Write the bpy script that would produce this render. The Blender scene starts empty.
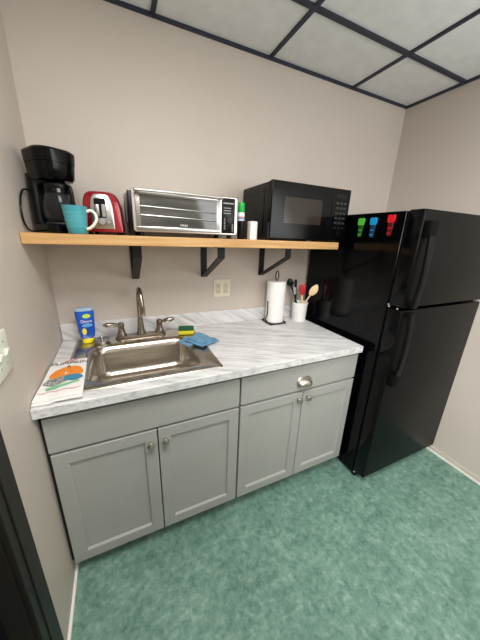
import bpy, bmesh, math, random
from mathutils import Vector, Matrix
random.seed(7)
S = bpy.context.scene
COL = S.collection
PI = math.pi

# ------------------------------------------------------------------ materials
def lin(c):
    return tuple(((v/255)/12.92 if v/255 <= .04045 else ((v/255+.055)/1.055)**2.4) for v in c) + (1,)

def mat(name, c, rough=.5, metal=0.0, c2=None, scale=(8, 8, 8), detail=4, lo=.35, hi=.65, bump=0.0, bscale=60,
        spec=.5, coat=0.0, trans=0.0, alpha=1.0, aniso=0.0, ior=1.45, emit=None):
    m = bpy.data.materials.new(name); m.use_nodes = True
    nt = m.node_tree; N = nt.nodes; L = nt.links
    b = N['Principled BSDF']
    b.inputs['Roughness'].default_value = rough
    b.inputs['Metallic'].default_value = metal
    b.inputs['Specular IOR Level'].default_value = spec
    b.inputs['Coat Weight'].default_value = coat
    b.inputs['Coat Roughness'].default_value = .08
    b.inputs['Transmission Weight'].default_value = trans
    b.inputs['IOR'].default_value = ior
    b.inputs['Alpha'].default_value = alpha
    if aniso: b.inputs['Anisotropic'].default_value = aniso
    tc = N.new('ShaderNodeTexCoord'); mp = N.new('ShaderNodeMapping')
    mp.inputs['Scale'].default_value = scale
    L.new(tc.outputs['Object'], mp.inputs['Vector'])
    nz = N.new('ShaderNodeTexNoise'); nz.inputs['Scale'].default_value = 1; nz.inputs['Detail'].default_value = detail
    L.new(mp.outputs['Vector'], nz.inputs['Vector'])
    rp = N.new('ShaderNodeValToRGB')
    rp.color_ramp.elements[0].position = lo; rp.color_ramp.elements[1].position = hi
    rp.color_ramp.elements[0].color = lin(c)
    if c2 is None: c2 = tuple(min(255, v*1.03+1) for v in c)
    rp.color_ramp.elements[1].color = lin(c2)
    L.new(nz.outputs['Fac'], rp.inputs['Fac']); L.new(rp.outputs['Color'], b.inputs['Base Color'])
    if bump:
        n2 = N.new('ShaderNodeTexNoise'); n2.inputs['Scale'].default_value = bscale; n2.inputs['Detail'].default_value = 3
        L.new(tc.outputs['Object'], n2.inputs['Vector'])
        bp = N.new('ShaderNodeBump'); bp.inputs['Strength'].default_value = bump; bp.inputs['Distance'].default_value = .004
        L.new(n2.outputs['Fac'], bp.inputs['Height']); L.new(bp.outputs['Normal'], b.inputs['Normal'])
    return m

def mat_marble(name, tilt, VA, sy):
    m = mat(name, (0, 0, 0), .38, spec=.35)
    nt = m.node_tree; N = nt.nodes; L = nt.links; b = N['Principled BSDF']
    tc = N.new('ShaderNodeTexCoord'); mp = N.new('ShaderNodeMapping'); mp.vector_type = 'TEXTURE'
    mp.inputs['Rotation'].default_value = (0, math.radians(tilt), math.radians(VA)); mp.inputs['Scale'].default_value = (.42, sy, .034)
    L.new(tc.outputs['Object'], mp.inputs['Vector'])
    n1 = N.new('ShaderNodeTexNoise'); n1.inputs['Scale'].default_value = 1.0; n1.inputs['Detail'].default_value = 7
    n1.inputs['Roughness'].default_value = .62; n1.inputs['Distortion'].default_value = .35
    L.new(mp.outputs['Vector'], n1.inputs['Vector'])
    r = N.new('ShaderNodeValToRGB'); e = r.color_ramp.elements
    e[0].position = .33; e[0].color = lin((188, 187, 188)); e[1].position = .60; e[1].color = lin((225, 224, 224))
    x = e.new(.45); x.color = lin((210, 209, 209))
    L.new(n1.outputs['Fac'], r.inputs['Fac'])
    mp2 = N.new('ShaderNodeMapping'); mp2.vector_type = 'TEXTURE'
    mp2.inputs['Rotation'].default_value = (0, math.radians(tilt+3), math.radians(VA+5)); mp2.inputs['Scale'].default_value = (.22, sy*.35, .011)
    L.new(tc.outputs['Object'], mp2.inputs['Vector'])
    n2 = N.new('ShaderNodeTexNoise'); n2.inputs['Scale'].default_value = 1; n2.inputs['Detail'].default_value = 4
    L.new(mp2.outputs['Vector'], n2.inputs['Vector'])
    r2 = N.new('ShaderNodeValToRGB'); e = r2.color_ramp.elements
    e[0].position = .34; e[0].color = lin((214, 212, 212)); e[1].position = .46; e[1].color = (1, 1, 1, 1)
    L.new(n2.outputs['Fac'], r2.inputs['Fac'])
    mx = N.new('ShaderNodeMix'); mx.data_type = 'RGBA'; mx.blend_type = 'MULTIPLY'; mx.inputs['Factor'].default_value = .8
    L.new(r.outputs['Color'], mx.inputs['A']); L.new(r2.outputs['Color'], mx.inputs['B'])
    L.new(mx.outputs['Result'], b.inputs['Base Color'])
    return m

def mat_floor():
    m = mat('green_sheet_floor', (0, 0, 0), .42, spec=.4)
    nt = m.node_tree; N = nt.nodes; L = nt.links; b = N['Principled BSDF']
    tc = N.new('ShaderNodeTexCoord')
    def noise(s, d, rough=.6, dist=0.0):
        n = N.new('ShaderNodeTexNoise'); n.inputs['Scale'].default_value = s; n.inputs['Detail'].default_value = d
        n.inputs['Roughness'].default_value = rough; n.inputs['Distortion'].default_value = dist
        L.new(tc.outputs['Object'], n.inputs['Vector']); return n
    a = noise(30, 8, .74, .25); r = N.new('ShaderNodeValToRGB'); e = r.color_ramp.elements
    e[0].position = .32; e[0].color = lin((80, 116, 106)); e[1].position = .70; e[1].color = lin((166, 188, 174))
    x = e.new(.44); x.color = lin((110, 145, 131)); x = e.new(.56); x.color = lin((130, 161, 147))
    L.new(a.outputs['Fac'], r.inputs['Fac'])
    c = noise(7, 5); r2 = N.new('ShaderNodeValToRGB'); e = r2.color_ramp.elements
    e[0].position = .35; e[0].color = lin((216, 224, 222)); e[1].position = .65; e[1].color = (1, 1, 1, 1)
    L.new(c.outputs['Fac'], r2.inputs['Fac'])
    mx = N.new('ShaderNodeMix'); mx.data_type = 'RGBA'; mx.blend_type = 'MULTIPLY'; mx.inputs['Factor'].default_value = 1
    L.new(r.outputs['Color'], mx.inputs['A']); L.new(r2.outputs['Color'], mx.inputs['B'])
    L.new(mx.outputs['Result'], b.inputs['Base Color'])
    return m

def mat_wood():
    m = mat('pine_shelf_wood', (188, 142, 88), .5, c2=(212, 170, 116), scale=(3.0, 40, 60), detail=5)
    return m

M = dict(
    wall=mat('wall_paint', (200, 190, 180), .5, c2=(203, 193, 183), scale=(2, 2, 2), bump=.12, bscale=120, spec=.35),
    ceil=mat('ceiling_tile', (238, 238, 236), .95, c2=(231, 231, 229), scale=(14, 14, 14), detail=6, bump=.3, bscale=160, spec=.1),
    grid=mat('dark_ceiling_grid', (42, 45, 60), .5),
    floor=mat_floor(),
    base=mat('baseboard_vinyl', (196, 188, 176), .45),
    white=mat('white_trim', (232, 230, 224), .45),
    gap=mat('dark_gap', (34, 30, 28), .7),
    door=mat('black_door', (9, 13, 13), .4, c2=(12, 16, 16), spec=.25),
    casing=mat('dark_casing', (34, 31, 28), .45, c2=(39, 36, 32), spec=.3),
    cab=mat('grey_cabinet_paint', (163, 162, 158), .42, c2=(166, 165, 161), spec=.4),
    toe=mat('toe_kick_black', (26, 26, 26), .6),
    marble=mat_marble('laminate_marble', 3, -30, .034), marble_back=mat_marble('laminate_marble_upright', 32, 0, .3),
    steel=mat('brushed_steel', (190, 184, 174), .27, 1, c2=(206, 200, 190), scale=(6, 220, 60), detail=2),
    nickel=mat('satin_nickel', (200, 193, 182), .34, 1),
    nickel_d=mat('brushed_nickel_tap', (150, 140, 128), .25, 1),
    fr_side=mat('black_gloss_side', (4, 4, 5), .12, spec=.25),
    fr_door=mat('black_fridge_door', (10, 10, 9), .36, c2=(12, 11, 11), spec=.13, bump=.06, bscale=420),
    black=mat('black_plastic', (8, 8, 9), .32, spec=.3),
    blackg=mat('black_gloss_plastic', (6, 6, 6), .16, spec=.22),
    blackm=mat('black_matt', (14, 14, 15), .6, spec=.3),
    iron=mat('black_bracket_steel', (14, 14, 14), .45, spec=.35),
    wood=mat_wood(),
    red=mat('red_metallic', (138, 6, 24), .25, .2, coat=.5),
    chrome=mat('brushed_chrome', (190, 188, 185), .3, 1),
    darkglass=mat('oven_glass', (66, 65, 62), .08, c2=(98, 96, 92), spec=.6, scale=(3, 3, 22)),
    mwglass=mat('microwave_window', (44, 38, 34), .12, c2=(47, 41, 36), spec=.3),
    grey=mat('grey_plastic', (150, 148, 144), .4),
    keys=mat('keypad_grey', (44, 45, 47), .4, spec=.3),
    silver=mat('silver_frame', (196, 192, 186), .32, .85),
    carafe=mat('carafe_glass', (70, 70, 70), .04, trans=.6, ior=1.3, alpha=.5),
    coffee=mat('dark_inside', (22, 20, 19), .3),
    teal=mat('teal_glaze', (58, 144, 156), .35, c2=(84, 164, 172), scale=(3, 3, 75), detail=2, coat=.3),
    cream=mat('cream_glaze', (238, 232, 214), .3),
    paper=mat('paper_towel', (240, 238, 234), .9, bump=.35, bscale=110),
    ceramic=mat('white_ceramic', (236, 234, 230), .25),
    spoonwood=mat('light_spoon_wood', (234, 204, 158), .55),
    redsil=mat('red_silicone', (168, 22, 26), .4),
    tealsil=mat('dark_silicone', (38, 36, 36), .4),
    blue=mat('blue_label', (16, 72, 176), .22, c2=(24, 96, 205), coat=.4, scale=(14, 14, 14)),
    lblue=mat('light_blue_print', (96, 160, 226), .3),
    yellow=mat('yellow_cap', (238, 220, 30), .35),
    ygreen=mat('lime_print', (200, 226, 80), .35),
    clear=mat('clear_bottle_base', (160, 186, 210), .2, c2=(180, 200, 218)),
    orange=mat('pumpkin_orange', (226, 128, 34), .9, c2=(236, 146, 56), scale=(60, 60, 60)),
    plaid=mat('grey_plaid', (96, 96, 100), .9, c2=(190, 188, 186), scale=(220, 220, 220), lo=.45, hi=.55),
    tealp=mat('teal_print', (52, 126, 156), .9, c2=(70, 140, 168), scale=(90, 90, 90)),
    greenp=mat('green_print', (126, 186, 140), .9),
    redp=mat('red_print', (196, 86, 84), .9),
    inkp=mat('dark_print', (92, 74, 78), .9),
    towel=mat('white_cotton', (240, 239, 236), .95, c2=(232, 230, 226), bump=.4, bscale=320, scale=(30, 30, 30)),
    cloth=mat('blue_microfibre', (118, 164, 194), .95, c2=(98, 144, 178), bump=.5, bscale=260, scale=(40, 40, 40)),
    spy=mat('yellow_sponge', (226, 210, 50), .95, bump=.8, bscale=260),
    spg=mat('green_scourer', (28, 92, 52), .95, bump=.8, bscale=400),
    gcap=mat('green_cap', (28, 170, 70), .35),
    wlab=mat('white_label', (236, 236, 236), .4),
    plate=mat('ivory_plate', (226, 216, 196), .4),
    plate_w=mat('white_switch', (222, 226, 210), .4),
    socket=mat('outlet_face', (206, 196, 176), .45),
    mgreen=mat('clip_green', (82, 190, 60), .35), mblue=mat('clip_blue', (26, 142, 206), .35), mred=mat('clip_red', (205, 22, 36), .35),
    dgreen=mat('clip_green_dark', (34, 84, 28), .4), dblue=mat('clip_blue_dark', (14, 56, 84), .4), dred=mat('clip_red_dark', (84, 12, 22), .4),
    void=mat('black_recess', (4, 4, 4), .7, spec=.12),
    dot=mat('pale_speck', (190, 190, 190), .4),
)

# ------------------------------------------------------------------ geometry
class G:
    def __init__(s): s.bm = bmesh.new()
    def box(s, x0, x1, y0, y1, z0, z1, mi=0, bev=0.0, seg=2):
        r = bmesh.ops.create_cube(s.bm, size=1)
        vs = r['verts']
        for v in vs:
            v.co = Vector((x0+(v.co.x+.5)*(x1-x0), y0+(v.co.y+.5)*(y1-y0), z0+(v.co.z+.5)*(z1-z0)))
        fs = set(f for v in vs for f in v.link_faces)
        for f in fs: f.material_index = mi
        if bev:
            es = list(set(e for v in vs for e in v.link_edges))
            bmesh.ops.bevel(s.bm, geom=es, offset=bev, segments=seg, profile=.5, affect='EDGES')
        return s
    def loft(s, loops, mi=0, cap0=True, cap1=True, closed=True):
        vs = [[s.bm.verts.new(p) for p in l] for l in loops]
        n = len(vs[0])
        for a, b in zip(vs, vs[1:]):
            for i in range(n if closed else n-1):
                j = (i+1) % n
                try: f = s.bm.faces.new((a[i], a[j], b[j], b[i])); f.material_index = mi
                except ValueError: pass
        if cap0: s.bm.faces.new(vs[0][::-1]).material_index = mi
        if cap1: s.bm.faces.new(vs[-1]).material_index = mi
        return s
    def lathe(s, prof, c=(0, 0, 0), axis='z', n=28, mi=0, cap0=True, cap1=True, sq=(1, 1)):
        loops = []
        for r, h in prof:
            r = max(r, 1e-4); l = []
            for i in range(n):
                a = 2*PI*i/n; u, v = r*math.cos(a)*sq[0], r*math.sin(a)*sq[1]
                p = {'z': (u, v, h), 'y': (u, h, v), 'x': (h, u, v)}[axis]
                l.append(Vector(p)+Vector(c))
            loops.append(l)
        return s.loft(loops, mi, cap0, cap1)
    def tube(s, pts, r, n=10, mi=0, closed=False):
        pts = [Vector(p) for p in pts]; m = len(pts)
        rs = r if isinstance(r, (list, tuple)) else [r]*m
        loops = []; ref = None
        for i, p in enumerate(pts):
            a = pts[(i-1) % m] if (closed or i > 0) else p
            b = pts[(i+1) % m] if (closed or i < m-1) else p
            t = (b-a).normalized()
            if ref is None:
                ref = Vector((0, 0, 1)) if abs(t.z) < .9 else Vector((1, 0, 0))
            u = (ref - t*ref.dot(t)).normalized(); ref = u; w = t.cross(u)
            loops.append([p+u*rs[i]*math.cos(2*PI*k/n)+w*rs[i]*math.sin(2*PI*k/n) for k in range(n)])
        if closed: loops.append(loops[0][:])
        return s.loft(loops, mi, not closed, not closed)
    def prism(s, poly, axis, h0, h1, mi=0):
        f = {'z': lambda a, b, h: (a, b, h), 'y': lambda a, b, h: (a, h, b), 'x': lambda a, b, h: (h, a, b)}[axis]
        return s.loft([[f(a, b, h0) for a, b in poly], [f(a, b, h1) for a, b in poly]], mi)
    def move(s, M4):
        bmesh.ops.transform(s.bm, matrix=M4, verts=s.bm.verts); return s

def smooth_path(pts, k=6):
    pts = [Vector(p) for p in pts]; out = []
    P = [pts[0]*2-pts[1]] + pts + [pts[-1]*2-pts[-2]]
    for i in range(1, len(P)-2):
        a, b, c, d = P[i-1:i+3]
        for j in range(k):
            t = j/k
            out.append(.5*((2*b)+(c-a)*t+(2*a-5*b+4*c-d)*t*t+(3*b-a-3*c+d)*t**3))
    out.append(pts[-1]); return out

def rrect(x0, x1, y0, y1, r, z=None, n=6):
    o = []
    for cx, cy, a0 in ((x1-r, y1-r, 0), (x0+r, y1-r, 90), (x0+r, y0+r, 180), (x1-r, y0+r, 270)):
        for k in range(n+1):
            a = math.radians(a0+90*k/n); p = (cx+r*math.cos(a), cy+r*math.sin(a))
            o.append(p if z is None else (p[0], p[1], z))
    return o

def obj(name, g, mats, parent=None, local=False, bevel=0.0, sub=0, ang=38):
    bm = g.bm
    bmesh.ops.remove_doubles(bm, verts=bm.verts, dist=1e-6)
    bmesh.ops.recalc_face_normals(bm, faces=bm.faces)
    me = bpy.data.meshes.new(name); bm.to_mesh(me); bm.free()
    for m in (mats if isinstance(mats, (list, tuple)) else [mats]): me.materials.append(M[m])
    for p in me.polygons: p.use_smooth = True
    me.set_sharp_from_angle(angle=math.radians(ang))
    o = bpy.data.objects.new(name, me); COL.objects.link(o)
    if parent is not None:
        if not local:
            off = Vector((0, 0, 0)); q = parent
            while q is not None: off += q.location; q = q.parent
            me.transform(Matrix.Translation(-off))
        o.parent = parent
    if bevel:
        b = o.modifiers.new('bevel', 'BEVEL'); b.width = bevel; b.segments = 2; b.limit_method = 'ANGLE'; b.angle_limit = math.radians(40)
    if sub:
        b = o.modifiers.new('sub', 'SUBSURF'); b.levels = sub; b.render_levels = sub
    return o

def thing(name, label, cat, loc=(0, 0, 0), rz=0, group=None):
    o = bpy.data.objects.new(name, None); COL.objects.link(o); o.location = loc; o.rotation_euler = (0, 0, rz)
    o.empty_display_size = .05
    return tag(o, label, cat, group)

def tag(o, label, cat, group=None):
    o['label'] = label; o['category'] = cat
    if group: o['group'] = group
    return o

def recenter(o, loc):
    """put a single-mesh thing's origin at its base"""
    o.data.transform(Matrix.Translation(-Vector(loc))); o.location = loc; return o

def struct(name, g, mats, parent=None, **k):
    o = obj(name, g, mats, parent, **k)
    if parent is None: o['kind'] = 'structure'
    return o

def text(name, s, size, mats, parent, origin, X, Y, ext=.0004, align='CENTER'):
    cu = bpy.data.curves.new(name, 'FONT'); cu.body = s; cu.size = size; cu.extrude = ext; cu.align_x = align; cu.align_y = 'CENTER'
    t = bpy.data.objects.new(name, cu); COL.objects.link(t)
    dg = bpy.context.evaluated_depsgraph_get(); dg.update()
    me = bpy.data.meshes.new_from_object(t.evaluated_get(dg))
    bpy.data.objects.remove(t); bpy.data.curves.remove(cu)
    X = Vector(X).normalized(); Y = Vector(Y).normalized(); Z = X.cross(Y)
    m4 = Matrix((X, Y, Z)).transposed().to_4x4(); m4.translation = Vector(origin)
    me.transform(m4); me.materials.clear(); me.materials.append(M[mats])
    o = bpy.data.objects.new(name, me); COL.objects.link(o); o.parent = parent
    return o

# ------------------------------------------------------------------ room
RX, RY, H = 2.32, -3.3, 2.41
struct('floor', G().box(-1.2, RX+.12, RY-.1, .12, -.08, 0), 'floor')
struct('wall_back', G().box(-.12, RX+.12, 0, .12, 0, H), 'wall')
struct('wall_right', G().box(RX, RX+.12, RY, 0, 0, H), 'wall')
struct('wall_front', G().box(-1.2, RX+.12, RY-.12, RY, 0, H), 'wall')
DY0, DY1, DH = -.955, -1.83, 2.06
struct('wall_left', G().box(-.12, 0, DY0, 0, 0, H).box(-.12, 0, DY1, DY0, DH, H).box(-.12, 0, RY, DY1, 0, H), 'wall')
# suspended ceiling with dark grid
SP, XT, YM = .6144, 1.1732, -.3695
ce = struct('ceiling', G().box(-.12, RX+.12, RY-.12, .12, H+.006, H+.06), 'ceil')
g = G(); w = .0112
xs = [XT+SP*k for k in range(-2, 3)]
ys = [YM-1.2192*k for k in range(0, 4)]
for x in xs:
    if 0 < x < RX-.02: g.box(x-w*.9, x+w*.9, RY, 0, H-.002, H+.014)
for y in ys:
    if y > RY: g.box(0, RX, y-w*1.1, y+w*1.1, H-.003, H+.014)
g.box(0, RX, -.010, 0, H-.009, H+.012); g.box(RX-.010, RX, RY, 0, H-.009, H+.012)
g.box(0, .02, RY, 0, H-.004, H+.012); g.box(0, RX, RY, RY+.02, H-.004, H+.012)
obj('ceiling_grid', g, 'grid', ce)
# skirting
g = G().box(RX-.010, RX, RY, -.03, .014, .034).box(RX-.004, RX, RY, -.03, .009, .014, 1).box(RX-.02, RX, RY, -.03, 0, .010, 2)
struct('baseboard_right', g, ['base', 'gap', 'white'])
struct('baseboard_left', G().box(0, .010, -.835, -.53, 0, .012), 'white')
# dark doorway on the left
d1 = struct('door_1', G().box(-.085, -.045, DY1+.01, DY0-.01, .008, DH-.01), 'door', bevel=.003)
g = G().box(-.12, 0, DY0-.022, DY0, 0, DH).box(-.12, 0, DY1, DY1+.022, 0, DH).box(-.12, 0, DY1, DY0, DH-.022, DH)
obj('door_jamb', g, 'casing', d1)
g = G().box(0, .014, DY0-.012, DY0+.090, 0, DH+.09).box(0, .014, DY1-.108, DY1+.012, 0, DH+.09).box(0, .014, DY1-.108, DY0+.108, DH-.012, DH+.09)
g.box(.014, .018, DY0+.02, DY0+.055, 0, DH+.09).box(.014, .018, DY1-.055, DY1-.02, 0, DH+.09)
obj('door_casing', g, 'casing', d1, bevel=.004)
g = G().box(-.045, -.038, DY0-.2, DY0-.12, .2, DH-.2)
obj('door_handle', G().lathe([(.026, 0), (.026, .008), (.011, .012), (.011, .04), (.026, .05), (.028, .06), (.02, .072), (.001, .074)], (-.045, DY1+.08, .96), 'x', 20), 'nickel', d1)
g.bm.free()

# ------------------------------------------------------------------ base cabinets
CW = 1.54
def shaker(g, x0, x1, z0, z1, y=-.61, fr=.050):
    def rc(i, yy): return [(x0+i, yy, z0+i), (x1-i, yy, z0+i), (x1-i, yy, z1-i), (x0+i, yy, z1-i)]
    g.loft([rc(0, y+.020), rc(0, y+.0015), rc(.0015, y), rc(fr, y), rc(fr+.003, y+.003), rc(fr+.0055, y+.011)])
    return g
def knob(parent, x, z, y=-.61):
    g = G().lathe([(.0075, 0), (.0065, -.006), (.006, -.012), (.0145, -.018), (.0165, -.023), (.0145, -.028), (.008, -.031), (.0005, -.032)], (x, y, z), 'y', 20)
    return obj('knob', g, 'nickel', parent)
def cabinet(x0, x1, label, open_top):
    t = thing('base_cabinet', label, 'cabinet', ((x0+x1)/2, -.3, 0), 0, 'grey shaker base cabinets')
    g = G(); yb, yf, zt = -.004, -.588, .872
    g.box(x0, x0+.016, yf, yb, .10, zt).box(x1-.016, x1, yf, yb, .10, zt)
    g.box(x0, x1, yf, yb, .10, .118).box(x0, x1, -.012, yb, .10, zt)
    g.box(x0, x1, yf, yf+.018, .845, zt).box(x0, x1, yf, yf+.018, .69, .702).box(x0, x0+.03, yf, yf+.018, .10, zt).box(x1-.03, x1, yf, yf+.018, .10, zt)
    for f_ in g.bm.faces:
        f_.material_index = 1 if f_.normal.y < -.5 else 0  # front faces coloured dark to paint in the shade of the door gaps
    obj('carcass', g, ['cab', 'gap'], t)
    obj('toe_kick', G().box(x0, x1, -.545, -.525, 0, .10), 'toe', t)
    return t
c1 = cabinet(.012, .7795, 'wider grey shaker cabinet under the sink, with plain false front', True)
obj('gap_shade_strip', G().box(.001, .0125, -.588, -.57, .095, .872), 'gap', c1)  # dark strip standing in for deep shade between wall and cabinet
obj('false_front', G().box(.014, .776, -.61, -.590, .698, .846), 'cab', c1, bevel=.0015)
for x0, x1, kx in ((.016, .3915, .363), (.3965, .776, .424)):
    d = obj('door', shaker(G(), x0, x1, .095, .685), 'cab', c1, ang=20)
    knob(d, kx, .628)
c2 = cabinet(.7815, CW, 'narrower grey shaker cabinet with a drawer, beside the black fridge', False)
d = obj('drawer', G().box(.785, CW-.002, -.61, -.590, .699, .848), 'cab', c2, bevel=.0015)
# bin pull: half dome open at the bottom
g = G(); loops = []
for i in range(9):
    a = PI*i/8; loops.append([])
for k in range(13):
    th = PI*k/12                                     # left to right
    row = []
    for i in range(9):
        ph = (PI/2)*i/8
        x = 1.158-.050*math.cos(th); rr = math.sin(th)
        row.append((x, -.610-.034*rr*math.cos(ph)-.0005, .748+.036*rr*math.sin(ph)-.010))
    loops.append(row) if k else None
rows = [r for r in loops if len(r) == 9]
g.loft(rows, 0, False, False, closed=False)
p = obj('bin_pull', g, 'nickel', d); sm = p.modifiers.new('solid', 'SOLIDIFY'); sm.thickness = .0025; sm.offset = 0
obj('pull_flange', G().lathe([(.001, 0), (.047, 0), (.049, -.001), (.047, -.003), (.001, -.003)], (1.158, -.610, .752), 'y', 32, sq=(1, .68)), 'nickel', d)
for x0, x1, kx in ((.785, 1.1595, 1.130), (1.1645, CW-.002, 1.192)):
    dd = obj('door', shaker(G(), x0, x1, .095, .685), 'cab', c2, ang=20)
    knob(dd, kx, .650)

# ------------------------------------------------------------------ worktop with sink cut-out
g = G(); z0, z1 = .8755, .914; WX = 1.527; yf = -.643
hx0, hx1, hy0, hy1 = .09, .678, -.565, -.05
xsn = [.0015, hx0, hx1, WX]; ysn = [yf, hy0, hy1, -.001]
bm = g.bm
V = {}
for i, x in enumerate(xsn):
    for j, y in enumerate(ysn):
        for k, z in enumerate((z0, z1)): V[i, j, k] = bm.verts.new((x, y, z))
for i in range(3):
    for j in range(3):
        if (i, j) == (1, 1): continue
        for k in (0, 1): bm.faces.new([V[i, j, k], V[i+1, j, k], V[i+1, j+1, k], V[i, j+1, k]])
def wallq(a, b): bm.faces.new([V[a+(0,)], V[b+(0,)], V[b+(1,)], V[a+(1,)]])
for i in range(3):
    wallq((i, 0), (i+1, 0)); wallq((i, 3), (i+1, 3)); wallq((0, i), (0, i+1)); wallq((3, i), (3, i+1))
wallq((1, 1), (2, 1)); wallq((1, 2), (2, 2)); wallq((1, 1), (1, 2)); wallq((2, 1), (2, 2))
wt = obj('countertop', g, 'marble', None, bevel=.0025)
tag(wt, 'white and grey marbled countertop with low backsplash over both cabinets', 'countertop')
recenter(wt, (WX/2, -.32, z0))
obj('backsplash', G().box(.002, WX, -.021, -.001, .914, 1.006), 'marble_back', wt, bevel=.004)

# ------------------------------------------------------------------ sink
sk = thing('kitchen_sink', 'stainless steel single bowl sink set into the countertop', 'sink', (.385, -.32, .914))
X0, X1, Y0, Y1 = .068, .702, -.590, -.034
g = G(); Z = .9145
def rr(i, z, r, bx=None): return rrect(X0+i, X1-i, Y0+i, Y1-i, r, z, 8)
def bw(i, z, r):
    o = []
    for (x, y, zz) in rrect(.140+i, .640-i, -.520+i, -.150-i, r, z, 8): 
        if y < -.40: y -= .022*(1-((x-.39)/.25)**2)      # bowed front
        o.append((x, y, zz))
    return o
loops = [rr(0, Z, .018), rr(.003, Z+.005, .018), rr(.008, Z+.0065, .018), rr(.016, Z+.0055, .016), rr(.020, Z+.0025, .016),
         bw(-.012, Z+.002, .06), bw(.0, Z-.001, .06), bw(.010, Z-.008, .062), bw(.018, Z-.020, .064), bw(.022, Z-.04, .064),
         bw(.030, Z-.13, .06), bw(.036, Z-.150, .055), bw(.05, Z-.164, .05), bw(.075, Z-.168, .04)]
g.loft(loops, 0, False, True)
obj('sink_basin', g, 'steel', sk, ang=60)
obj('drain', G().lathe([(.001, .004), (.03, .002), (.044, .004), (.046, .001), (.046, -.002)], (.39, -.33, Z-.167), 'z', 28, cap0=False, cap1=False), 'chrome', sk)

# faucet
fa = thing('kitchen_faucet', 'brushed nickel gooseneck faucet with two lever handles behind the sink', 'faucet', (.393, -.085, .917))
g = G(); fz = .9178
g.loft([rrect(.258, .528, -.112, -.058, .026, fz, 6), rrect(.258, .528, -.112, -.058, .026, fz+.010, 6), rrect(.264, .522, -.106, -.064, .020, fz+.016, 6)])
obj('base_plate', g, 'nickel_d', fa)
g = G().lathe([(.024, 0), (.024, .012), (.020, .022), (.0165, .05), (.015, .085), (.0145, .09)], (.393, -.085, fz+.014), 'z', 24)
g.tube(smooth_path([(.393, -.085, fz+.09), (.393, -.085, fz+.16), (.394, -.088, fz+.23), (.395, -.104, fz+.268), (.397, -.135, fz+.278), (.399, -.168, fz+.262), (.401, -.190, fz+.222), (.402, -.198, fz+.19)], 6), .0115, 14)
g.lathe([(.0125, 0), (.0135, .02), (.0120, .05)], (.402, -.199, fz+.155), 'z', 18)
obj('spout', g, 'nickel_d', fa)
for sx, tx in ((.292, -1), (.495, 1)):
    g = G().lathe([(.025, 0), (.025, .01), (.020, .02), (.015, .045), (.0165, .058), (.018, .064), (.014, .076), (.002, .080)], (sx, -.085, fz+.014), 'z', 22)
    g.tube(smooth_path([(sx, -.085, fz+.075), (sx+tx*.035, -.09, fz+.082), (sx+tx*.085, -.098, fz+.090)], 5), [.006, .0065, .0075, .009, .011, .0125, .0135, .013, .012, .009, .004], 12)
    obj('lever_handle', g, 'nickel_d', fa)

st = obj('sink_strainer', G().lathe([(.001, 0), (.026, 0), (.030, .012), (.040, .016), (.041, .019), (.034, .021), (.026, .014), (.010, .014), (.007, .024), (.011, .032), (.006, .038), (.0005, .039)], (0, 0, 0), 'z', 28), 'chrome')
tag(st, 'small steel basket strainer lying between blue bottle and faucet', 'strainer'); st.location = (.195, -.115, .9172)

# dish soap bottle, cap down
ds = thing('dish_soap_bottle', 'blue dish soap bottle standing on its yellow cap behind the sink', 'soap bottle', (.130, -.090, .9205), math.radians(8))
g = G(); prof = [(.018, .024, .012), (.022, .031, .02), (.023, .035, .045), (.0225, .036, .075), (.023, .038, .105), (.0235, .040, .135), (.0225, .0385, .150)]
for_l = []
for dy, dx, z in prof:
    dx, dy, z = dx*1.08, dy*1.02, z*1.07
    for_l.append([(dx*math.copysign(abs(math.cos(a))**.7, math.cos(a)), dy*math.copysign(abs(math.sin(a))**.8, math.sin(a)), z+.013) for a in [2*PI*k/32 for k in range(32)]])
g.loft(for_l); obj('bottle_body', g, 'blue', ds, local=True)
g = G().loft([[(p[0]*.98, p[1]*.98, .1740) for p in for_l[-1]], [(p[0]*.9, p[1]*.9, .185) for p in for_l[-1]], [(p[0]*.7, p[1]*.6, .189) for p in for_l[-1]]])
obj('bottle_bottom', g, 'clear', ds, local=True)
obj('cap', G().lathe([(.026, 0), (.027, .003), (.026, .020), (.022, .026), (.016, .028)], (0, 0, 0), 'z', 24, sq=(1, .8)), 'yellow', ds, local=True, bevel=.001)
# printed label
def arc_patch(cx, cz, rx, rz, y, m_, n=20):
    g = G().loft([[(cx+rx*math.cos(2*PI*k/n), yy, cz+rz*math.sin(2*PI*k/n)) for k in range(n)] for yy in (y, y-.0008)])
    obj('label_print', g, m_, ds, local=True)
arc_patch(.006, .149, .018, .011, -.0247, 'ygreen')
arc_patch(.004, .100, .024, .010, -.0246, 'lblue')
arc_patch(-.012, .068, .010, .017, -.0232, 'yellow')
text('brand_lettering', 'Dawn', .021, 'wlab', ds, (.002, -.0262, .121), (1, 0, 0), (0, .03, 1))

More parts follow.
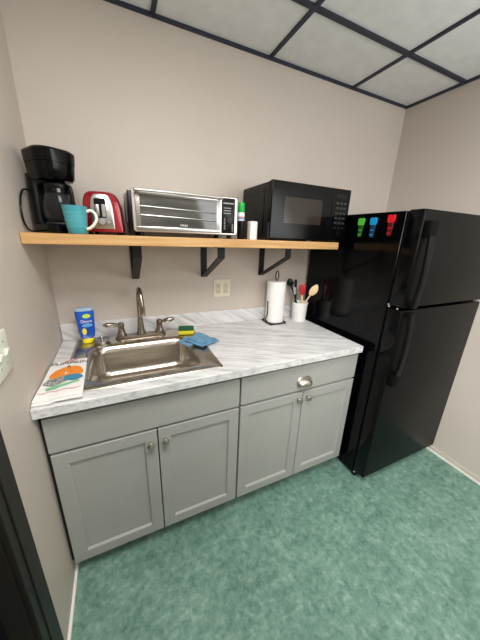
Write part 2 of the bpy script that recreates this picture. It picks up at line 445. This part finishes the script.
# pumpkin tea towel on the counter's left end
tw = thing('tea_towel', 'folded white tea towel with an orange pumpkin print, by left wall', 'towel', (.075, -.47, .915))
def tz(x, y):
    base = .9165 if x < .05 else (.9225 if x > .075 else .9165+.006*(x-.05)/.025)
    return base
g = G(); nx, ny = 14, 26
A, B, C_, D_ = Vector((.010, -.315, 0)), Vector((.142, -.318, 0)), Vector((.152, -.634, 0)), Vector((.003, -.628, 0))
def tp(u, v): return A*(1-u)*(1-v)+B*u*(1-v)+C_*u*v+D_*(1-u)*v
random.seed(3)
def sheet(g, off, th, v1=1.0, mi=0, grow=0):
    top = {}
    bot = {}
    for i in range(nx+1):
        for j in range(ny+1):
            u, v = i/nx, v1*j/ny
            p = tp(u*(1+grow)-grow/2, v)
            rip = .0012*math.sin(9*v+3*u)*math.sin(4*u+1)
            z = tz(p.x, p.y)+off+rip
            top[i, j] = g.bm.verts.new((p.x, p.y, z+th)); bot[i, j] = g.bm.verts.new((p.x, p.y, z))
    for i in range(nx):
        for j in range(ny):
            for q in (top, bot): g.bm.faces.new([q[i, j], q[i+1, j], q[i+1, j+1], q[i, j+1]]).material_index = mi
    per = [(i, 0) for i in range(nx)]+[(nx, j) for j in range(ny)]+[(i, ny) for i in range(nx, 0, -1)]+[(0, j) for j in range(ny, 0, -1)]
    for a, b in zip(per, per[1:]+per[:1]): g.bm.faces.new([top[a], top[b], bot[b], bot[a]]).material_index = mi
sheet(g, .0005, .004); sheet(g, .006, .004, .965)
obj('towel_folds', g, 'towel', tw)
g = G()
def decal(poly, mi, lift=.0):
    # poly in towel u,v; fan of small quads via centre
    pts = []
    for u, v in poly:
        p = tp(u, v); z = tz(p.x, p.y)+.0125+lift+.0012*math.sin(9*v+3*u)*math.sin(4*u+1)
        pts.append(Vector((p.x, p.y, z)))
    c = sum(pts, Vector())/len(pts); cv = g.bm.verts.new(c); vs = [g.bm.verts.new(p) for p in pts]
    for a, b in zip(vs, vs[1:]+vs[:1]): g.bm.faces.new([cv, a, b]).material_index = mi
def ell(cu, cv, ru, rv, n=24, lob=0, ph=0): return [(cu+ru*math.cos(2*PI*k/n)*(1+lob*math.sin(5*2*PI*k/n+ph)), cv+rv*math.sin(2*PI*k/n)*(1+lob*math.sin(5*2*PI*k/n+ph))) for k in range(n)]
decal(ell(.53, .40, .42, .175, 30, .03), 0)
decal(ell(.33, .575, .28, .105, 30, .06), 1, .0006)
decal(ell(.72, .55, .23, .075, 30, .06, 1), 2, .0009)
decal([(.16, .72), (.45, .685), (.70, .655), (.88, .63), (.90, .66), (.70, .70), (.62, .725), (.40, .765), (.18, .775)], 3, .0003)
decal([(.50, .215), (.57, .21), (.58, .255), (.51, .26)], 5, .0012)
for k in range(17):
    u = .05+.053*k; decal([(u, .815+.012*math.sin(k)), (u+.042, .812+.012*math.sin(k+1)), (u+.042, .822+.012*math.sin(k+1)), (u, .826+.012*math.sin(k))], 4, .0003)
for k in range(7):
    u = .40+.05*k; decal(ell(u, .045+.012*math.sin(2*k), .024, .018, 8), 4, .0003)
obj('pumpkin_print', g, ['orange', 'plaid', 'tealp', 'greenp', 'redp', 'inkp'], tw)
q = text('printed_lettering', 'PUMPKIN', .033, 'inkp', tw, Vector((.0815, -.356, .9355))-tw.location, (1, -.06, 0), (0.02, 1, 0), ext=.0003)

# sponge, cloth
sp = thing('kitchen_sponge', 'yellow sponge with green scouring top at the sink corner', 'sponge', (.640, -.128, .9205), math.radians(-14))
obj('sponge_block', G().box(-.044, .044, -.03, .03, 0, .024, bev=.004), 'spy', sp, local=True)
obj('scouring_pad', G().box(-.044, .044, -.03, .03, .0242, .036, bev=.002), 'spg', sp, local=True)
g = G()
def cloth_layer(P, th, off, mi=0):
    n = 14; top = {}; bot = {}
    a, b, c, d = [Vector(p) for p in P]
    for i in range(n+1):
        for j in range(n+1):
            u, v = i/n, j/n
            p = a*(1-u)*(1-v)+b*u*(1-v)+c*u*v+d*(1-u)*v
            z = p.z+off+.0035*math.sin(6*u+2)*math.sin(5*v+1)+.002*math.sin(13*u*v+3*u)
            top[i, j] = g.bm.verts.new((p.x, p.y, z+th)); bot[i, j] = g.bm.verts.new((p.x, p.y, z))
    for i in range(n):
        for j in range(n):
            for q in (top, bot): g.bm.faces.new([q[i, j], q[i+1, j], q[i+1, j+1], q[i, j+1]])
    per = [(i, 0) for i in range(n)]+[(n, j) for j in range(n)]+[(i, n) for i in range(n, 0, -1)]+[(0, j) for j in range(n, 0, -1)]
    for x, y in zip(per, per[1:]+per[:1]): g.bm.faces.new([top[x], top[y], bot[y], bot[x]])
cloth_layer([(.600, -.252, .926), (.690, -.175, .928), (.780, -.290, .920), (.668, -.352, .926)], .006, .003)
cloth_layer([(.612, -.250, .926), (.692, -.182, .928), (.770, -.285, .920), (.676, -.335, .926)], .006, .011)
cloth_layer([(.570, -.215, .905), (.615, -.200, .928), (.655, -.300, .929), (.612, -.290, .905)], .004, .006)
g.move(Matrix.Translation((0, -.022, 0))); cl = obj('dish_cloth', g, 'cloth'); tag(cl, 'folded light blue dish cloth draped over the sink right edge', 'cloth'); recenter(cl, (.68, -.27, .921))

# ------------------------------------------------------------------ paper towel + utensil crock
PX, PY = 1.268, -.098
pt = thing('paper_towel_roll', 'full white paper towel roll on the black wire stand', 'paper towel', (PX, PY, .926))
g = G(); pr = [(.020, .0), (.061, 0), (.063, .003), (.063, .275), (.061, .278), (.020, .278), (.020, 0)]
g.lathe(pr, (PX, PY, .926), 'z', 40, cap0=False, cap1=False)
obj('roll', g, 'paper', pt)
g = G(); g.loft([[(PX+.0635*math.cos(a), PY+.0635*math.sin(a), z) for a in [math.radians(200+6*k) for k in range(9)]]+[(PX+.0645*math.cos(a), PY+.0645*math.sin(a), z) for a in [math.radians(248-6*k) for k in range(9)]] for z in (.928, 1.202)])
obj('loose_sheet', g, 'paper', pt)
ph = thing('paper_towel_holder', 'black wire paper towel stand with a looped top, on the countertop', 'paper towel holder', (PX, PY, .914))
g = G(); g.tube([(PX+x, PY+y, .922) for x, y in rrect(-.063, .063, -.063, .063, .018)], .0042, 8, closed=True)
g.tube([(PX-.063, PY, .922), (PX+.063, PY, .922)], .004, 8).tube([(PX, PY-.063, .922), (PX, PY+.063, .922)], .004, 8)
for sx, sy in ((-1, -1), (1, -1), (1, 1), (-1, 1)): g.lathe([(.002, .9144), (.007, .916), (.007, .922), (.002, .925)], (PX+sx*.057, PY+sy*.057, 0), 'z', 12)
obj('wire_base', g, 'iron', ph)
g = G().tube([(PX, PY, .922), (PX, PY, 1.21)], .0045, 8)
g.tube([(PX-.012*math.sin(2*PI*k/20)*1.0, PY, 1.24-.03*math.cos(2*PI*k/20)) for k in range(20)], .0036, 8, closed=True)
obj('post', g, 'iron', ph)
obj('tension_arm', G().tube(smooth_path([(PX-.063, PY-.02, .922), (PX-.080, PY-.02, .95), (PX-.069, PY-.02, .985), (PX-.071, PY-.02, 1.06), (PX-.076, PY-.02, 1.075)], 6), .0035, 8), 'iron', ph)

KX, KY = 1.466, -.115
cr = obj('utensil_crock', G().lathe([(.001, 0), (.048, 0), (.050, .004), (.055, .122), (.058, .132), (.0575, .137), (.053, .136), (.050, .115), (.046, .008), (.001, .007)], (0, 0, 0), 'z', 36, cap0=False, cap1=False), 'ceramic')
cr.location = (KX, KY, .9145); tag(cr, 'white ceramic crock holding cooking utensils beside the fridge', 'utensil crock')
def uten(name, label, cat, foot, top, build):
    """utensil standing in the crock: local z runs along the handle"""
    f, t = Vector(foot), Vector(top); d = (t-f); Ln = d.length
    o = thing(name, label, cat, f, 0, 'utensils in the crock')
    o.rotation_mode = 'QUATERNION'
    zq = d.normalized(); xq = Vector((.88, -.47, 0)); xq = (xq-zq*xq.dot(zq)).normalized(); yq = zq.cross(xq)
    o.rotation_quaternion = Matrix((xq, yq, zq)).transposed().to_quaternion()
    build(o, Ln); return o
base = Vector((KX, KY, .925))
def spoon(hm, bmn, w=.026, hl=.075):
    def b(o, L):
        obj('handle', G().lathe([(.004, 0), (.0062, .01), (.0052, L*.5), (.0055, L-hl)], n=12), hm, o, local=True)
        lo = []
        for k in range(9):
            t = k/8; r = w*max(.12, math.sin(PI*(.12+.86*t))**.7)
            lo.append([(r*math.cos(a), .006*math.sin(a)*max(.4, math.sin(PI*t))-.006*math.sin(PI*t), L-hl-.004+t*hl) for a in [2*PI*q/16 for q in range(16)]])
        obj('bowl', G().loft(lo), bmn, o, local=True)
    return b
def spat(hm, bmn, w=.024, hl=.08):
    def b(o, L):
        obj('handle', G().lathe([(.005, 0), (.0065, .01), (.0055, L*.5), (.006, L-hl)], n=12), hm, o, local=True)
        obj('blade', G().loft([rrect(-.008, .008, -.004, .004, .003, L-hl-.004), rrect(-w*.9, w*.9, -.0045, .0045, .004, L-hl+.02), rrect(-w, w, -.004, .004, .0035, L-.012), rrect(-w*.8, w*.8, -.002, .002, .0018, L)]), bmn, o, local=True)
    return b
uten('wooden_spoon', 'pale wooden spoon leaning right in the white crock', 'spoon', base+Vector((-.026, .015, 0)), (1.545, -.186, 1.186), spoon('spoonwood', 'spoonwood', .027, .085))
uten('silicone_spatula', 'red silicone spatula standing in the white crock', 'spatula', base+Vector((.004, -.034, 0)), (1.459, -.130, 1.180), spat('spoonwood', 'redsil', .024, .075))
uten('slotted_turner', 'slim straight black turner between round black spoon and red spatula', 'turner', base+Vector((-.006, .030, 0)), (1.442, -.072, 1.204), spat('black', 'black', .010, .06))
uten('serving_spoon', 'black serving spoon leaning left with its round bowl upward', 'spoon', base+Vector((.030, .0, 0)), (1.388, -.062, 1.215), spoon('black', 'black', .024, .055))
uten('kitchen_spreader', 'short grey-tipped utensil in front of the slim black turner', 'spreader', base+Vector((-.026, -.015, 0)), (1.402, -.118, 1.160), spat('black', 'grey', .010, .05))

# ------------------------------------------------------------------ shelf with brackets
SZ, SD, SX = 1.4657, .357, 1.512
sh = obj('wall_shelf', G().box(.0015, SX, -SD, -.001, SZ-.040, SZ), 'wood', None, bevel=.002); sh['label'] = 'long golden wooden plank shelf on black brackets along the back wall'; sh['category'] = 'shelf'
recenter(sh, (SX/2, -SD/2, SZ-.040))
zb = SZ-.0405
def bracket(x):
    t = thing('shelf_bracket', '', 'bracket', (x, 0, 1.232), 0, 'black shelf brackets')
    w = .0185
    obj('wall_bar', G().box(x-w, x+w, -.0075, -.0005, 1.232, zb), 'iron', t)
    obj('top_bar', G().box(x-w, x+w, -.305, -.0075, zb-.006, zb), 'iron', t)
    obj('front_bar', G().box(x-w, x+w, -.305, -.299, zb-.055, zb-.006), 'iron', t)
    g = G().prism([(-.0075, 1.232), (-.0075, 1.240), (-.299, zb-.049), (-.305, zb-.055)], 'x', x-w, x+w)
    obj('diagonal_brace', g, 'iron', t); return t
for x, l in ((.393, 'black steel shelf bracket directly above the faucet'), (.790, 'black steel shelf bracket above the ivory outlet'), (1.195, 'black steel shelf bracket above the paper towel roll')):
    bracket(x)['label'] = l

# coffee maker -----------------------------------------------------
cm = thing('coffee_maker', 'black drip coffee maker with glass carafe at the shelf left end', 'coffee maker', (.104, -.195, SZ), math.radians(32))
# local: front is -y
obj('base', G().loft([rrect(-.070, .070, -.088, .085, .035, 0, 6), rrect(-.072, .072, -.090, .087, .036, .006, 6), rrect(-.070, .070, -.088, .085, .034, .032, 6), rrect(-.064, .064, -.080, .080, .03, .036, 6)]), 'blackg', cm, local=True)
obj('warming_plate', G().lathe([(.055, .0365), (.056, .040), (.052, .042), (.001, .0415)], (0, -.028, 0), 'z', 28), 'chrome', cm, local=True)
obj('water_tank', G().loft([rrect(-.070, .070, .022, .084, .02, .036, 6), rrect(-.070, .070, .026, .084, .02, .10, 6), rrect(-.066, .066, .028, .085, .02, .22, 6)]), 'black', cm, local=True)
obj('brew_head', G().loft([rrect(-.059, .059, -.072, .084, .045, .196, 8), rrect(-.065, .065, -.081, .085, .05, .206, 8), rrect(-.068, .068, -.085, .086, .052, .232, 8), rrect(-.070, .070, -.088, .087, .054, .254, 8)]), 'blackg', cm, local=True)
obj('head_lid', G().loft([rrect(-.071, .071, -.089, .088, .054, .2555, 8), rrect(-.073, .073, -.092, .088, .056, .278, 8), rrect(-.074, .074, -.093, .088, .056, .294, 8), rrect(-.068, .068, -.086, .084, .052, .301, 8)]), 'blackg', cm, local=True)
ca = obj('carafe', G().lathe([(.001, .0435), (.045, .0435), (.056, .052), (.060, .075), (.058, .100), (.050, .125), (.042, .140), (.040, .146), (.037, .146), (.040, .138), (.048, .123), (.055, .1), (.057, .075), (.053, .056), (.044, .047), (.001, .047)], (0, -.030, 0), 'z', 32, cap0=False, cap1=False), 'carafe', cm, local=True)
obj('carafe_lid', G().lathe([(.043, .146), (.045, .150), (.044, .160), (.030, .168), (.001, .169)], (0, -.030, 0), 'z', 28), 'black', ca, local=True)
obj('carafe_band', G().lathe([(.0425, .134), (.0485, .134), (.0455, .146), (.0425, .146), (.0425, .134)], (0, -.030, 0), 'z', 28, cap0=False, cap1=False), 'blackg', ca, local=True)
obj('carafe_handle', G().tube(smooth_path([(.018, -.068, .150), (.020, -.086, .152), (.021, -.092, .130), (.020, -.090, .098), (.016, -.080, .080)], 6), .0075, 10), 'black', ca, local=True)
ca.data.transform(Matrix.Translation((0, 0, .0435)) @ Matrix.Diagonal((1, 1, 1.19, 1)) @ Matrix.Translation((0, 0, -.0435)))
for ch in ca.children: ch.data.transform(Matrix.Translation((0, 0, .0435)) @ Matrix.Diagonal((1, 1, 1.19, 1)) @ Matrix.Translation((0, 0, -.0435)))
Rm = Matrix.Rotation(-math.radians(32), 4, 'Z')
pts = [Rm @ (Vector(p)-Vector((.104, -.195, SZ))) for p in ((.030, -.135, 1.62), (.008, -.20, 1.625), (.007, -.26, 1.60), (.007, -.295, 1.55), (.007, -.290, 1.50), (.012, -.25, 1.472), (.03, -.20, 1.472))]
obj('power_cord', G().tube(smooth_path(pts, 6), .0036, 8), 'black', cm, local=True)

# mug ---------------------------------------------------------------
mg = thing('coffee_mug', 'teal mug with cream handle in front of the coffee maker', 'mug', (.180, -.326, SZ), math.radians(-12))
obj('mug_body', G().lathe([(.001, 0), (.029, 0), (.032, .003), (.036, .03), (.041, .075), (.043, .101), (.0415, .102), (.039, .075), (.034, .03), (.03, .008), (.001, .007)], n=36, cap0=False, cap1=False), 'teal', mg, local=True)
obj('mug_handle', G().tube(smooth_path([(.039, 0, .084), (.056, 0, .088), (.070, 0, .076), (.072, 0, .056), (.060, 0, .036), (.046, 0, .024), (.035, 0, .020)], 6), .0058, 10), 'cream', mg, local=True)

# toaster -----------------------------------------------------------
to = thing('toaster', 'shiny red two-slice toaster with chrome end panel, on the shelf', 'toaster', (.281, -.155, SZ), math.radians(-4))
def tl(y, s=1.0, dz=0):
    o = []
    W, Ht = .076*s, .168
    for k in range(33):
        a = PI*k/32; c, sn = math.cos(a), math.sin(a)
        x = W*math.copysign(abs(c)**.42, c); z = .022+dz*0+(Ht-.022)*(abs(sn)**.36)*(.98 if s < 1 else 1)
        x *= 1-.10*((z-.022)/(Ht-.022))
        o.append((x, y, z))
    o += [(-W*.99, y, .012), (W*.99, y, .012)]
    return o
obj('shell', G().loft([tl(-.130, .90), tl(-.127, .96), tl(-.115), tl(.10), tl(.112, .96), tl(.116, .90)]), 'red', to, local=True)
def arch(w, z0, z1, y, n=16, e=.5):
    return [(w*math.copysign(abs(math.cos(PI*k/n))**e, math.cos(PI*k/n)), y, z0+(z1-z0)*abs(math.sin(PI*k/n))**e) for k in range(n+1)]
obj('end_panel', G().loft([arch(.043, .024, .158, -.129), arch(.042, .024, .157, -.134), arch(.037, .028, .152, -.137)]), 'chrome', to, local=True)
obj('lever_slot', G().prism(rrect(-.026, .016, .066, .140, .007), 'y', -.1378, -.1368), 'black', to, local=True)
obj('lever', G().box(-.023, -.008, -.150, -.1375, .070, .116, bev=.004), 'chrome', to, local=True)
obj('slot_reflection', G().box(.000, .014, -.142, -.1375, .070, .118, bev=.002), 'grey', to, local=True)  # grey insert painting a reflection in the slot's lower right
obj('dial', G().lathe([(.013, -.137), (.012, -.148), (.001, -.149)], (-.002, 0, .052), 'y', 24), 'grey', to, local=True)
for x in (-.026, .022): obj('button', G().lathe([(.006, -.137), (.0055, -.141), (.001, -.141)], (x, 0, .050), 'y', 16), 'grey', to, local=True)
for x in (-.055, .055):
    for y in (-.10, .09): obj('foot', G().lathe([(.008, 0), (.009, .013)], (x, y, 0), 'z', 14), 'black', to, local=True)
for x in (-.022, .022): obj('bread_slot', G().box(x-.013, x+.013, -.09, .08, .1665, .1690), 'black', to, local=True)

# toaster oven ------------------------------------------------------
OX0, OX1, OY = .388, .873, -.300
ov = thing('toaster_oven', 'wide silver toaster oven with glass front between toaster and microwave', 'toaster oven', ((OX0+OX1)/2, -.17, SZ))
g = G().box(OX0+.006, OX1-.006, -.285, -.045, SZ+.022, SZ+.186, bev=.010)
obj('body', g, 'silver', ov)
obj('side_panel', G().box(OX0-.016, OX0+.006, -.285, -.175, SZ+.006, SZ+.182, bev=.003), 'black', ov)
obj('side_vent', G().box(OX0-.022, OX0+.004, -.172, -.06, SZ+.058, SZ+.184, bev=.004), 'grey', ov)
obj('bezel', G().prism(rrect(OX0-.001, OX1+.001, SZ+.018, SZ+.192, .012), 'y', -.300, -.284), 'silver', ov, bevel=.003)
dr = obj('door', G().box(OX0+.012, OX1-.093, -.308, -.3005, SZ+.026, SZ+.182, bev=.003), 'silver', ov)
obj('glass', G().box(OX0+.030, OX1-.111, -.3092, -.308, SZ+.042, SZ+.166), 'darkglass', dr)
obj('door_frame', G().box(OX0+.012, OX1-.093, -.3125, -.308, SZ+.168, SZ+.182, bev=.002).box(OX0+.012, OX1-.093, -.3125, -.308, SZ+.026, SZ+.041, bev=.002), 'chrome', dr)
for z in (.085, .120): obj('oven_rack', G().tube([(OX0+.032, -.3098, SZ+z+.002), (OX1-.115, -.3098, SZ+z-.006)], .0034, 8), 'chrome', dr)
text('brand_lettering', 'NINJA', .013, 'wlab', dr, Vector((.604, -.3096, SZ+.052))-ov.location, (1, 0, 0), (0, 0, 1), ext=.0002)
obj('handle', G().tube(smooth_path([(OX0+.02, -.308, SZ+.176), (OX0+.02, -.328, SZ+.180), (OX0+.04, -.334, SZ+.181), (OX1-.12, -.334, SZ+.181), (OX1-.10, -.328, SZ+.180), (OX1-.10, -.308, SZ+.176)], 4), .0058, 10), 'silver', dr)
cp = obj('control_panel', G().box(OX1-.083, OX1-.014, -.3035, -.2995, SZ+.026, SZ+.186, bev=.002), 'black', ov)
def mark(x0, x1, z0, z1): obj('display_mark', G().box(x0, x1, -.3042, -.3034, z0, z1), 'grey', cp)
for k in range(3): mark(OX1-.074, OX1-.036, SZ+.140-.012*k, SZ+.1435-.012*k)
mark(OX1-.076, OX1-.022, SZ+.160, SZ+.166)
for k in range(6):
    mark(OX1-.072, OX1-.064, SZ+.044+.009*k, SZ+.048+.009*k)
    mark(OX1-.030, OX1-.022, SZ+.036+.006*k, SZ+.039+.006*k)
obj('control_dial', G().lathe([(.0155, -.3034), (.0145, -.316), (.001, -.317)], (OX1-.046, 0, SZ+.086), 'y', 24), 'keys', cp)
for x in (OX0+.03, OX1-.03):
    for y in (-.27, -.07): obj('foot', G().lathe([(.014, SZ), (.012, SZ+.020)], (x, y, 0), 'z', 16), 'black', ov)

# microwave ---------------------------------------------------------
MX0, MX1, MY = 1.030, 1.548, -.360
MZ0, MZ1 = SZ+.010, SZ+.284
mw = thing('microwave_oven', 'large black microwave at the right end of the shelf', 'microwave', ((MX0+MX1)/2, -.2, SZ))
obj('casing', G().box(MX0+.002, MX1-.002, MY+.03, -.020, MZ0, MZ1-.003), 'black', mw, bevel=.006)
obj('front_panel', G().box(MX0, MX1, MY+.003, MY+.030, MZ0-.002, MZ1), 'blackg', mw, bevel=.004)
md = obj('door', G().box(MX0+.002, MX1-.128, MY, MY+.004, MZ0+.002, MZ1-.002), 'blackg', mw, bevel=.0015)
obj('door_window', G().prism(rrect(1.107, 1.350, SZ+.088, SZ+.214, .004), 'y', MY-.0008, MY), 'mwglass', md)
kp = obj('keypad', G().box(MX1-.125, MX1-.002, MY, MY+.004, MZ0+.002, MZ1-.002), 'blackg', mw, bevel=.0015)
obj('display', G().box(MX1-.105, MX1-.025, MY-.0006, MY, MZ1-.050, MZ1-.026), 'blackm', kp)
k0 = None
for r in range(6):
    for c in range(3):
        b = obj('button', G().box(MX1-.100+.028*c, MX1-.080+.028*c, MY-.0008, MY, MZ1-.080-.026*r, MZ1-.068-.026*r), 'keys' if r < 5 else 'blackm', kp)
for x in (MX0+.04, MX1-.06):
    for y in (-.32, -.06): obj('foot', G().lathe([(.013, SZ), (.015, MZ0+.001)], (x, y, 0), 'z', 14), 'black', mw)
g = G()
for r in range(7):
    for c in range(11): g.box(MX0+.0005, MX0+.0025, -.19+.011*c, -.183+.011*c, SZ+.10+.013*r, SZ+.109+.013*r)
obj('side_vent', g, 'keys', mw)
g = G().box(MX0+.0003, MX0+.0025, -.285, -.275, SZ+.03, SZ+.25).box(MX0+.0003, MX0+.0025, -.275, -.04, SZ+.24, SZ+.25)
obj('side_ridge', g, 'blackg', mw)

# seasoning bottles ---------------------------------------------------
sb = thing('seasoning_bottle', 'slim dark bottle with green cap and white label, beside the toaster oven', 'bottle', (.922, -.240, SZ), 0, 'small containers beside the microwave')
obj('bottle_body', G().lathe([(.016, 0), (.018, .004), (.018, .112), (.016, .120), (.001, .121)], n=24), 'black', sb, local=True)
obj('bottle_label', G().lathe([(.0183, .092), (.0185, .093), (.0185, .128), (.015, .134), (.001, .135)], n=24), 'wlab', sb, local=True)
for za, m_ in ((.098, 'mblue'), (.106, 'redp')):
    obj('label_stripe', G().lathe([(.0187, za), (.0187, za+.006)], n=24, cap0=False, cap1=False), m_, sb, local=True)
obj('cap', G().lathe([(.0175, .133), (.0185, .137), (.0185, .176), (.0165, .180), (.001, .1805)], n=24), 'gcap', sb, local=True)
sb2 = thing('salt_shaker', 'plain white slim shaker beside the microwave left side', 'shaker', (.980, -.262, SZ), 0, 'small containers beside the microwave')
obj('shaker_body', G().loft([rrect(-.021, .021, -.021, .021, .008, 0), rrect(-.022, .022, -.022, .022, .009, .003), rrect(-.022, .022, -.022, .022, .009, .072)]), 'wlab', sb2, local=True)
obj('cap', G().loft([rrect(-.022, .022, -.022, .022, .009, .0725), rrect(-.022, .022, -.022, .022, .009, .088), rrect(-.019, .019, -.019, .019, .008, .092)]), 'ceramic', sb2, local=True)

# ------------------------------------------------------------------ refrigerator
FX0, FX1, FZ = 1.576, 2.312, 1.628
fr = thing('refrigerator', 'black top-freezer refrigerator in the corner beside the right wall', 'refrigerator', ((FX0+FX1)/2, -.4, 0))
obj('cabinet_body', G().box(FX0, FX1, -.693, -.030, .030, FZ-.004), 'fr_side', fr, bevel=.004)
def fdoor(name, z0, z1):
    g = G().box(FX0, FX1, -.780, -.703, z0, z1, bev=.007, seg=3)
    for f in g.bm.faces: f.material_index = 1 if f.normal.y < -.5 or f.calc_center_median().y < -.774 else 0
    return obj(name, g, ['fr_side', 'fr_door'], fr)
fd = fdoor('freezer_door', 1.166, FZ); rd = fdoor('refrigerator_door', .058, 1.152)
obj('door_gasket', G().box(FX0+.012, FX1-.012, -.703, -.693, 1.175, FZ-.01), 'blackm', fd)
obj('door_gasket', G().box(FX0+.012, FX1-.012, -.703, -.693, .07, 1.142), 'blackm', rd)
def handle(door, za, zb_, s):
    # za: end by the gap, zb_: far end; s=+1 upward
    n = 12; L = []
    for k in range(n+1):
        t = k/n; z = za+(zb_-za)*t
        y = -.806-.010*math.sin(PI*min(1, t*1.0))
        w = .018+.001*t
        cx = 1.613+.003*t
        L.append([(cx+px, y+py, z) for px, py in rrect(-w, w, -.009, .009, .006)])
    obj('handle', G().loft(L), 'fr_door', door, ang=50)
    zz = sorted((zb_-s*.004, zb_+s*.066))
    obj('handle_mount', G().box(1.588, 1.645, -.812, -.779, zz[0], zz[1], bev=.006), 'void', door)
    z2 = sorted((za-s*.001, za+s*.028))
    obj('handle_mount', G().box(1.597, 1.629, -.803, -.779, z2[0], z2[1], bev=.003), 'void', door)
handle(fd, 1.172, 1.512, 1); handle(rd, 1.146, .795, -1)
obj('kick_grille', G().box(FX0+.01, FX1-.01, -.715, -.690, .006, .054, bev=.003), 'blackm', fr)
for x in (FX0+.05, FX1-.05):
    for y in (-.64, -.08): obj('foot', G().lathe([(.02, 0), (.022, .012), (.012, .014), (.012, .031)], (x, y, 0), 'z', 16), 'black', fr)
obj('top_hinge', G().box(FX1-.09, FX1-.02, -.74, -.62, FZ, FZ+.014, bev=.004), 'black', fr)
for y, z in ((-.705, 1.160), (-.700, 1.170), (-.752, 1.158), (-.715, .048)):
    obj('screw', G().lathe([(.0035, FX0-.0018), (.0035, FX0+.003)], (0, y, z), 'x', 10), 'dot', fr)

# bag clip magnets
def clip(y, a, b, label, z=1.603):
    t = thing('magnetic_clip', label, 'magnet', (FX0, y, z-.09), 0, 'coloured clips on the fridge side')
    x0, x1 = FX0-.010, FX0-.0005
    g = G().prism([(y-.020, z), (y-.008, z+.003), (y, z-.004), (y+.008, z+.003), (y+.020, z), (y+.020, z-.026), (y+.015, z-.036), (y-.015, z-.036), (y-.020, z-.026)], 'x', x0, x1)
    obj('clip_head', g, a, t, bevel=.0015)
    g = G().prism([(y-.015, z-.0365), (y+.015, z-.0365), (y+.012, z-.092), (y+.008, z-.098), (y-.008, z-.098), (y-.012, z-.092)], 'x', x0+.003, x1)
    obj('clip_grip', g, b, t, bevel=.0015)
    for k in range(4): obj('grip_rib', G().box(x0+.0015, x0+.0032, y-.009, y+.009, z-.052-.012*k, z-.046-.012*k), a if k % 2 else b, t)
clip(-.443, 'mgreen', 'dgreen', 'green clip magnet high on the fridge side', 1.598)
clip(-.522, 'mblue', 'dblue', 'blue clip magnet on the fridge side, between green and red ones', 1.598)
clip(-.624, 'mred', 'dred', 'red clip magnet on the fridge side nearest its door', 1.607)

# ------------------------------------------------------------------ electrical
ou = thing('wall_outlet', 'ivory two-gang outlet plate on the back wall over the countertop', 'outlet', (.910, 0, 1.154))
obj('cover_plate', G().box(.852, .968, -.006, -.0003, 1.098, 1.211, bev=.002), 'plate', ou)
for x, dz in ((.884, 0), (.936, 0)):
    s_ = obj('receptacle', G().prism(rrect(x-.017, x+.017, 1.120, 1.188, .008), 'y', -.0085, -.006), 'socket', ou, bevel=.001)
    g = G()
    for z in (1.138, 1.172): g.box(x-.007, x-.005, -.0088, -.0084, z-.004, z+.005).box(x+.005, x+.007, -.0088, -.0084, z-.004, z+.004).lathe([(.0022, -.0088), (.0022, -.0084)], (x, 0, z-.009), 'y', 10)
    obj('slot', g, 'gap', s_)
sw = thing('light_switch', 'white toggle light switch on the left wall near dark doorway', 'light switch', (0, -.735, 1.157))
obj('cover_plate', G().box(.0003, .006, -.795, -.681, 1.095, 1.213, bev=.002), 'plate_w', sw)
for y in (-.715, -.761):
    obj('toggle', G().prism([(.006, 1.146), (.012, 1.150), (.016, 1.162), (.015, 1.166), (.006, 1.164)], 'y', y-.005, y+.005), 'white', sw)
    for z in (1.125, 1.187):
        obj('screw', G().lathe([(.003, .006), (.0028, .0072), (.0005, .0074)], (0, y, z), 'x', 10), 'grey', sw)

# ------------------------------------------------------------------ light
def area(name, loc, sx, sy, power, col, target=None):
    l = bpy.data.lights.new(name, 'AREA'); l.shape = 'RECTANGLE'; l.size = sx; l.size_y = sy; l.energy = power; l.color = col
    o = bpy.data.objects.new(name, l); COL.objects.link(o); o.location = loc
    if target:
        o.rotation_euler = (Vector(target)-Vector(loc)).to_track_quat('-Z', 'Y').to_euler()
    return o
area('ceiling_lamp', (.50, -1.45, 2.395), .6, .6, 29, (1, .995, .975))
area('ceiling_lamp', (.45, -2.5, 2.395), .6, .6, 12, (1, .995, .975))
area('ceiling_fill_light', (1.75, -2.1, 1.75), 1.1, .8, 18, (.96, .985, 1), (1.75, -1.4, 2.4))  # added fill light, no fixture there; brightens ceiling and upper walls
sp_ = area('right_wall_fill_light', (.35, -2.8, 2.3), .7, .7, 12.5, (1, .995, .975), (2.25, -.85, .55)); sp_.data.spread = math.radians(60)  # added fill light without a fixture, lifts the right wall and low right side
W = bpy.data.worlds.new('room_world'); S.world = W; W.use_nodes = True
W.node_tree.nodes['Background'].inputs['Color'].default_value = (1, .97, .92, 1)
W.node_tree.nodes['Background'].inputs['Strength'].default_value = .3

# ------------------------------------------------------------------ camera
yaw, pit, rol = .4413, -.3122, .0376
f = Vector((math.sin(yaw)*math.cos(pit), math.cos(yaw)*math.cos(pit), math.sin(pit)))
rt = f.cross(Vector((0, 0, 1))).normalized(); up = rt.cross(f)
r_ = math.cos(rol)*rt+math.sin(rol)*up; u_ = -math.sin(rol)*rt+math.cos(rol)*up
cam = bpy.data.cameras.new('camera'); co = bpy.data.objects.new('camera', cam); COL.objects.link(co)
mw_ = Matrix((r_, u_, -f)).transposed().to_4x4(); mw_.translation = Vector((.3108, -1.5681, 1.4799)); co.matrix_world = mw_
cam.sensor_fit = 'VERTICAL'; cam.sensor_height = 36; cam.sensor_width = 27; cam.lens = 259.06/640*36
cam.clip_start = .01
S.camera = co
S.view_settings.view_transform = 'Standard'; S.view_settings.look = 'None'; S.view_settings.exposure = 0
S.cycles.max_bounces = 10; S.cycles.diffuse_bounces = 6; S.cycles.use_denoising = True
